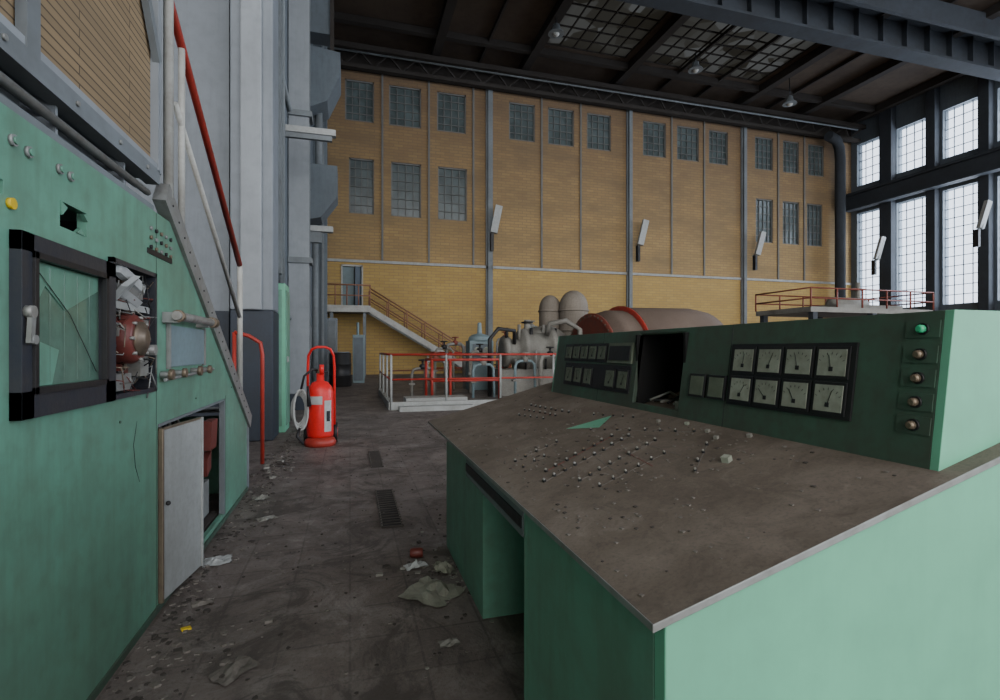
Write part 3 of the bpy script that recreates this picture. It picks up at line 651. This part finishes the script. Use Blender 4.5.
rows=[(.62,1.60,1.02,1.74,10),(.66,1.69,.98,1.81,8),(.70,1.50,1.04,1.60,9),(.72,1.40,.98,1.46,6),(.98,1.98,1.16,1.55,8),(1.02,2.85,1.06,2.40,8),(.96,2.78,1.0,2.42,7),(.90,2.70,.94,2.44,5),(1.10,2.2,1.16,1.95,5),(.95,1.26,1.1,1.40,4),(.62,1.92,.82,1.98,5),(.62,1.82,.72,1.85,3)]
for (xa,ya,xb,yb,n) in rows:
    strip(xa,ya,xb,yb,.003,random.choice(['debris','brownred','debris']))
    mm=random.choice(['paper','chrome','paper']); rr=random.choice([.005,.006,.007])
    for i in range(n):
        t=i/(n-1); knob(xa+(xb-xa)*t+random.uniform(-.003,.003),ya+(yb-ya)*t+random.uniform(-.004,.004),rr,.012,mm if random.random()<.8 else 'brass')
for (xa,ya,xb,yb) in ((.8,1.42,.84,1.7),(1.0,1.4,1.0,1.65),(.9,1.4,.92,1.6)): strip(xa,ya,xb,yb,.003,random.choice(['brownred','debris']))
for i,(x,y) in enumerate(((1.04,1.24),(1.20,1.64),(1.17,1.78),(1.21,1.34),(1.15,1.42),(1.18,1.5))):
    s_=1 if i==0 else .6
    p=on(x,y,.008*s_); b.obox(p,(.010*s_,.004*s_,.003*s_),(-.004*s_,.010*s_,0),nn*.009*s_,'face' if i<2 else 'paper')
for k in range(520):
    x=random.uniform(.52,1.2);y=random.uniform(.85,3.3) if k%2 else random.gauss(1.6,.35)
    if not .8<y<3.4: continue
    r=random.uniform(.0012,.0045); b.obox(on(x,y,r*.3),(r,r*.3,0),(-r*.4,r,0),(0,0,r*.4),random.choice(['debris','debrisdark','debris','debris']))
b.done()
# ------------------------------------------------------------ wheeled fire extinguisher
x,y=-.39,7.45
b=B('fire_extinguisher')
b.lathe((x,y,.10),(x,y,2),[(0,.12),(.03,.17),(.06,.175),(.62,.175),(.70,.15),(.76,.10),(.78,.05),(.88,.05)],'redbright',28)
b.lathe((x,y,0),(x,y,1),[(0,.20),(.05,.21),(.09,.19),(.12,.15)],'red',24)
for za,zb_,m,a0,a1 in ((.57,.68,'whitepaper',-.9,.2),(.20,.62,'whitepaper',.35,.95),(.34,.48,'black',.5,.8)):
    fs=[];prev=None;R=.179 if m=='whitepaper' else .182
    for k in range(9):
        a=-math.pi/2+a0+(a1-a0)*k/8
        v1=b.bm.verts.new((x+R*math.cos(a),y+R*math.sin(a),za)); v2=b.bm.verts.new((x+R*math.cos(a),y+R*math.sin(a),zb_))
        if prev: fs.append(b.bm.faces.new([prev[0],v1,v2,prev[1]]))
        prev=(v1,v2)
    b.faces(fs,m,True)
b.cyl((x,y,.94),(x,y,1.04),.045,'brass'); b.cyl((x-.06,y,1.0),(x+.10,y,1.0),.018,'black'); b.cyl((x+.02,y-.06,.98),(x+.02,y-.06,1.1),.03,'redbright')
b.tube([(x-.17,y+.14,.2),(x-.17,y+.14,1.05),(x-.16,y+.10,1.22),(x-.11,y+.04,1.31),(x-.04,y+.02,1.34),(x+.06,y+.02,1.34),(x+.13,y+.04,1.31),(x+.17,y+.10,1.22),(x+.18,y+.14,1.05),(x+.18,y+.14,.2)],.018,'redbright',10)
for sx in (-1,1):
    b.cyl((x+sx*.17,y+.2,.14),(x+sx*.22,y+.2,.14),.14,'black',20); b.cyl((x+sx*.165,y+.2,.14),(x+sx*.225,y+.2,.14),.07,'red',14)
for k in range(4):
    b.tube([(x-.24+.09*math.cos(a*.3927)-.012*k,y+.03*k-.10+.02*math.sin(a*.3927),.50+(.27-.025*k)*math.sin(a*.3927)) for a in range(16)],.016,'whitepaper',8,True)
b.tube([(x,y,1.02),(x-.1,y-.06,1.04),(x-.2,y-.08,.95),(x-.24,y-.08,.77)],.016,'black',8)
b.tube([(x-.25,y-.14,.26),(x-.28,y-.18,.16),(x-.2,y-.2,.06)],.018,'black',8); b.cyl((x-.13,y-.18,.55),(x-.15,y-.17,.82),.028,'black',10,.014)
b.done()
# ------------------------------------------------------------ floor clutter
for (xa,ya,xb,yb) in ((.22,3.85,.38,4.85),(.22,5.85,.36,6.75)):
    b=B('floor_drain_grate'); b.box((xa,ya,0),(xb,yb,.006),'darkhole')
    b.box((xa,ya,.004),(xa+.012,yb,.012),'debris'); b.box((xb-.012,ya,.004),(xb,yb,.012),'debris')
    n=int((yb-ya)/.06)
    for i in range(n+1):
        yy=ya+(yb-ya)*i/n; b.box((xa,yy-.012,.004),(xb,yy+.012,.012),'debrisdark')
    b.done()
def crumple(name,cx,cy,w,l,hh,m,rot=0,n=12):
    bm=bmesh.new(); bmesh.ops.create_grid(bm,x_segments=n,y_segments=n,size=.5)
    for v in bm.verts:
        r=math.hypot(v.co.x,v.co.y)*2
        v.co.z=max(0,random.gauss(.35,.3))*hh*(1.15-min(r,1)*.8)+.004
        v.co.x=v.co.x*w*(1+random.uniform(-.12,.12)); v.co.y=v.co.y*l*(1+random.uniform(-.12,.12))
    me=bpy.data.meshes.new(name); bm.to_mesh(me); bm.free(); me.materials.append(M[m])
    o=bpy.data.objects.new(name,me); o.location=(cx,cy,0); o.rotation_euler=(0,0,rot); scene.collection.objects.link(o)
crumple('crumpled_sheet',.42,2.74,.26,.28,.05,'rag',.75,6); crumple('crumpled_paper',.38,3.10,.13,.09,.05,'whitepaper',.3,6)
crumple('paper_plate',-.78,3.52,.15,.14,.03,'whitepaper',.2,7)
crumple('cardboard_scrap',.53,3.02,.10,.16,.08,'rag',.2,5)
crumple('cardboard_scrap',-.45,2.30,.16,.12,.03,'debris',.9,5)
crumple('cardboard_scrap',-.72,2.95,.10,.07,.03,'debris',.3,5)
crumple('cardboard_scrap',-.62,4.3,.14,.10,.03,'paper',.6,5)
crumple('crumpled_paper',-.74,4.9,.12,.12,.04,'paper',.6,5)
crumple('crumpled_paper',.42,2.25,.09,.06,.02,'paper',.1,4)
b=B('dented_tin'); b.lathe((.36,3.25,.03),(.43,3.24,.03),[(0,.025),(.01,.03),(.07,.03),(.08,.025)],'brownred',14); b.done()
b=B('yellow_scrap'); b.obox((-.73,2.7,.008),(.018,.006,0),(-.006,.010,0),(0,0,.005),'yellow'); b.done()
b=B('floor_debris')
def chip(x,y,r,m):
    n=random.randint(4,6); a0=random.random()*6; hh=r*random.uniform(.1,.5)
    pts=[(x+r*random.uniform(.5,1)*math.cos(a0+k*6.283/n),y+r*random.uniform(.5,1)*math.sin(a0+k*6.283/n)) for k in range(n)]
    b.prism(pts,2,.0,hh,m)
for k in range(1000):
    y=random.uniform(1.6,9); x=PX+.03+abs(random.gauss(0,.15)); chip(x,y,random.uniform(.004,.022),random.choice(['debris','debrisdark','debrisdark','debris','debris']))
for k in range(1100):
    y=random.uniform(1.5,12); x=random.uniform(-.85,.75+max(0,(y-3.6))*.4); 
    if y<3.5 and x>.55: continue
    chip(x,y,random.uniform(.003,.014),random.choice(['debris','debris','debrisdark','debrisdark']))
for k in range(70):
    chip(random.gauss(-.8,.1),random.gauss(6.3,.35),random.uniform(.015,.05),random.choice(['paper','debris','debrisdark']))
for k in range(80): chip(random.gauss(.5,.12),random.gauss(3.0,.3),random.uniform(.01,.03),random.choice(['paper','debrisdark','debris']))
for k in range(24): chip(random.gauss(-.5,.18),random.gauss(2.35,.3),random.uniform(.01,.03),random.choice(['debrisdark','debris']))
b.done()
# ------------------------------------------------------------ light
w=bpy.data.worlds.new('overcast_sky'); scene.world=w; w.use_nodes=True
bg=w.node_tree.nodes['Background']; bg.inputs[0].default_value=(.87,.92,1,1); bg.inputs[1].default_value=3.2
def light(name,typ,loc,target,energy,col,**k):
    l=bpy.data.lights.new(name,typ); l.energy=energy; l.color=col
    for a,v in k.items(): setattr(l,a,v)
    o=bpy.data.objects.new(name,l); o.location=loc
    o.rotation_euler=(Vector(target)-Vector(loc)).to_track_quat('-Z','Y').to_euler(); scene.collection.objects.link(o)
light('overcast_sun','SUN',(4,-12,8),(7,14,1),1.5,(1,.92,.80),angle=math.radians(50))
light('window_daylight','AREA',(36,12,9),(10,14,3),14000,(.85,.91,1),shape='RECTANGLE',size=26,size_y=12)
# ------------------------------------------------------------ camera
cam=bpy.data.cameras.new('camera'); cam.sensor_width=36; cam.lens=36*.515; cam.clip_start=.02; cam.clip_end=200
co=bpy.data.objects.new('camera',cam); co.location=(0,0,1.3); co.rotation_euler=(math.pi/2,0,-math.atan(150/515)); scene.collection.objects.link(co); scene.camera=co
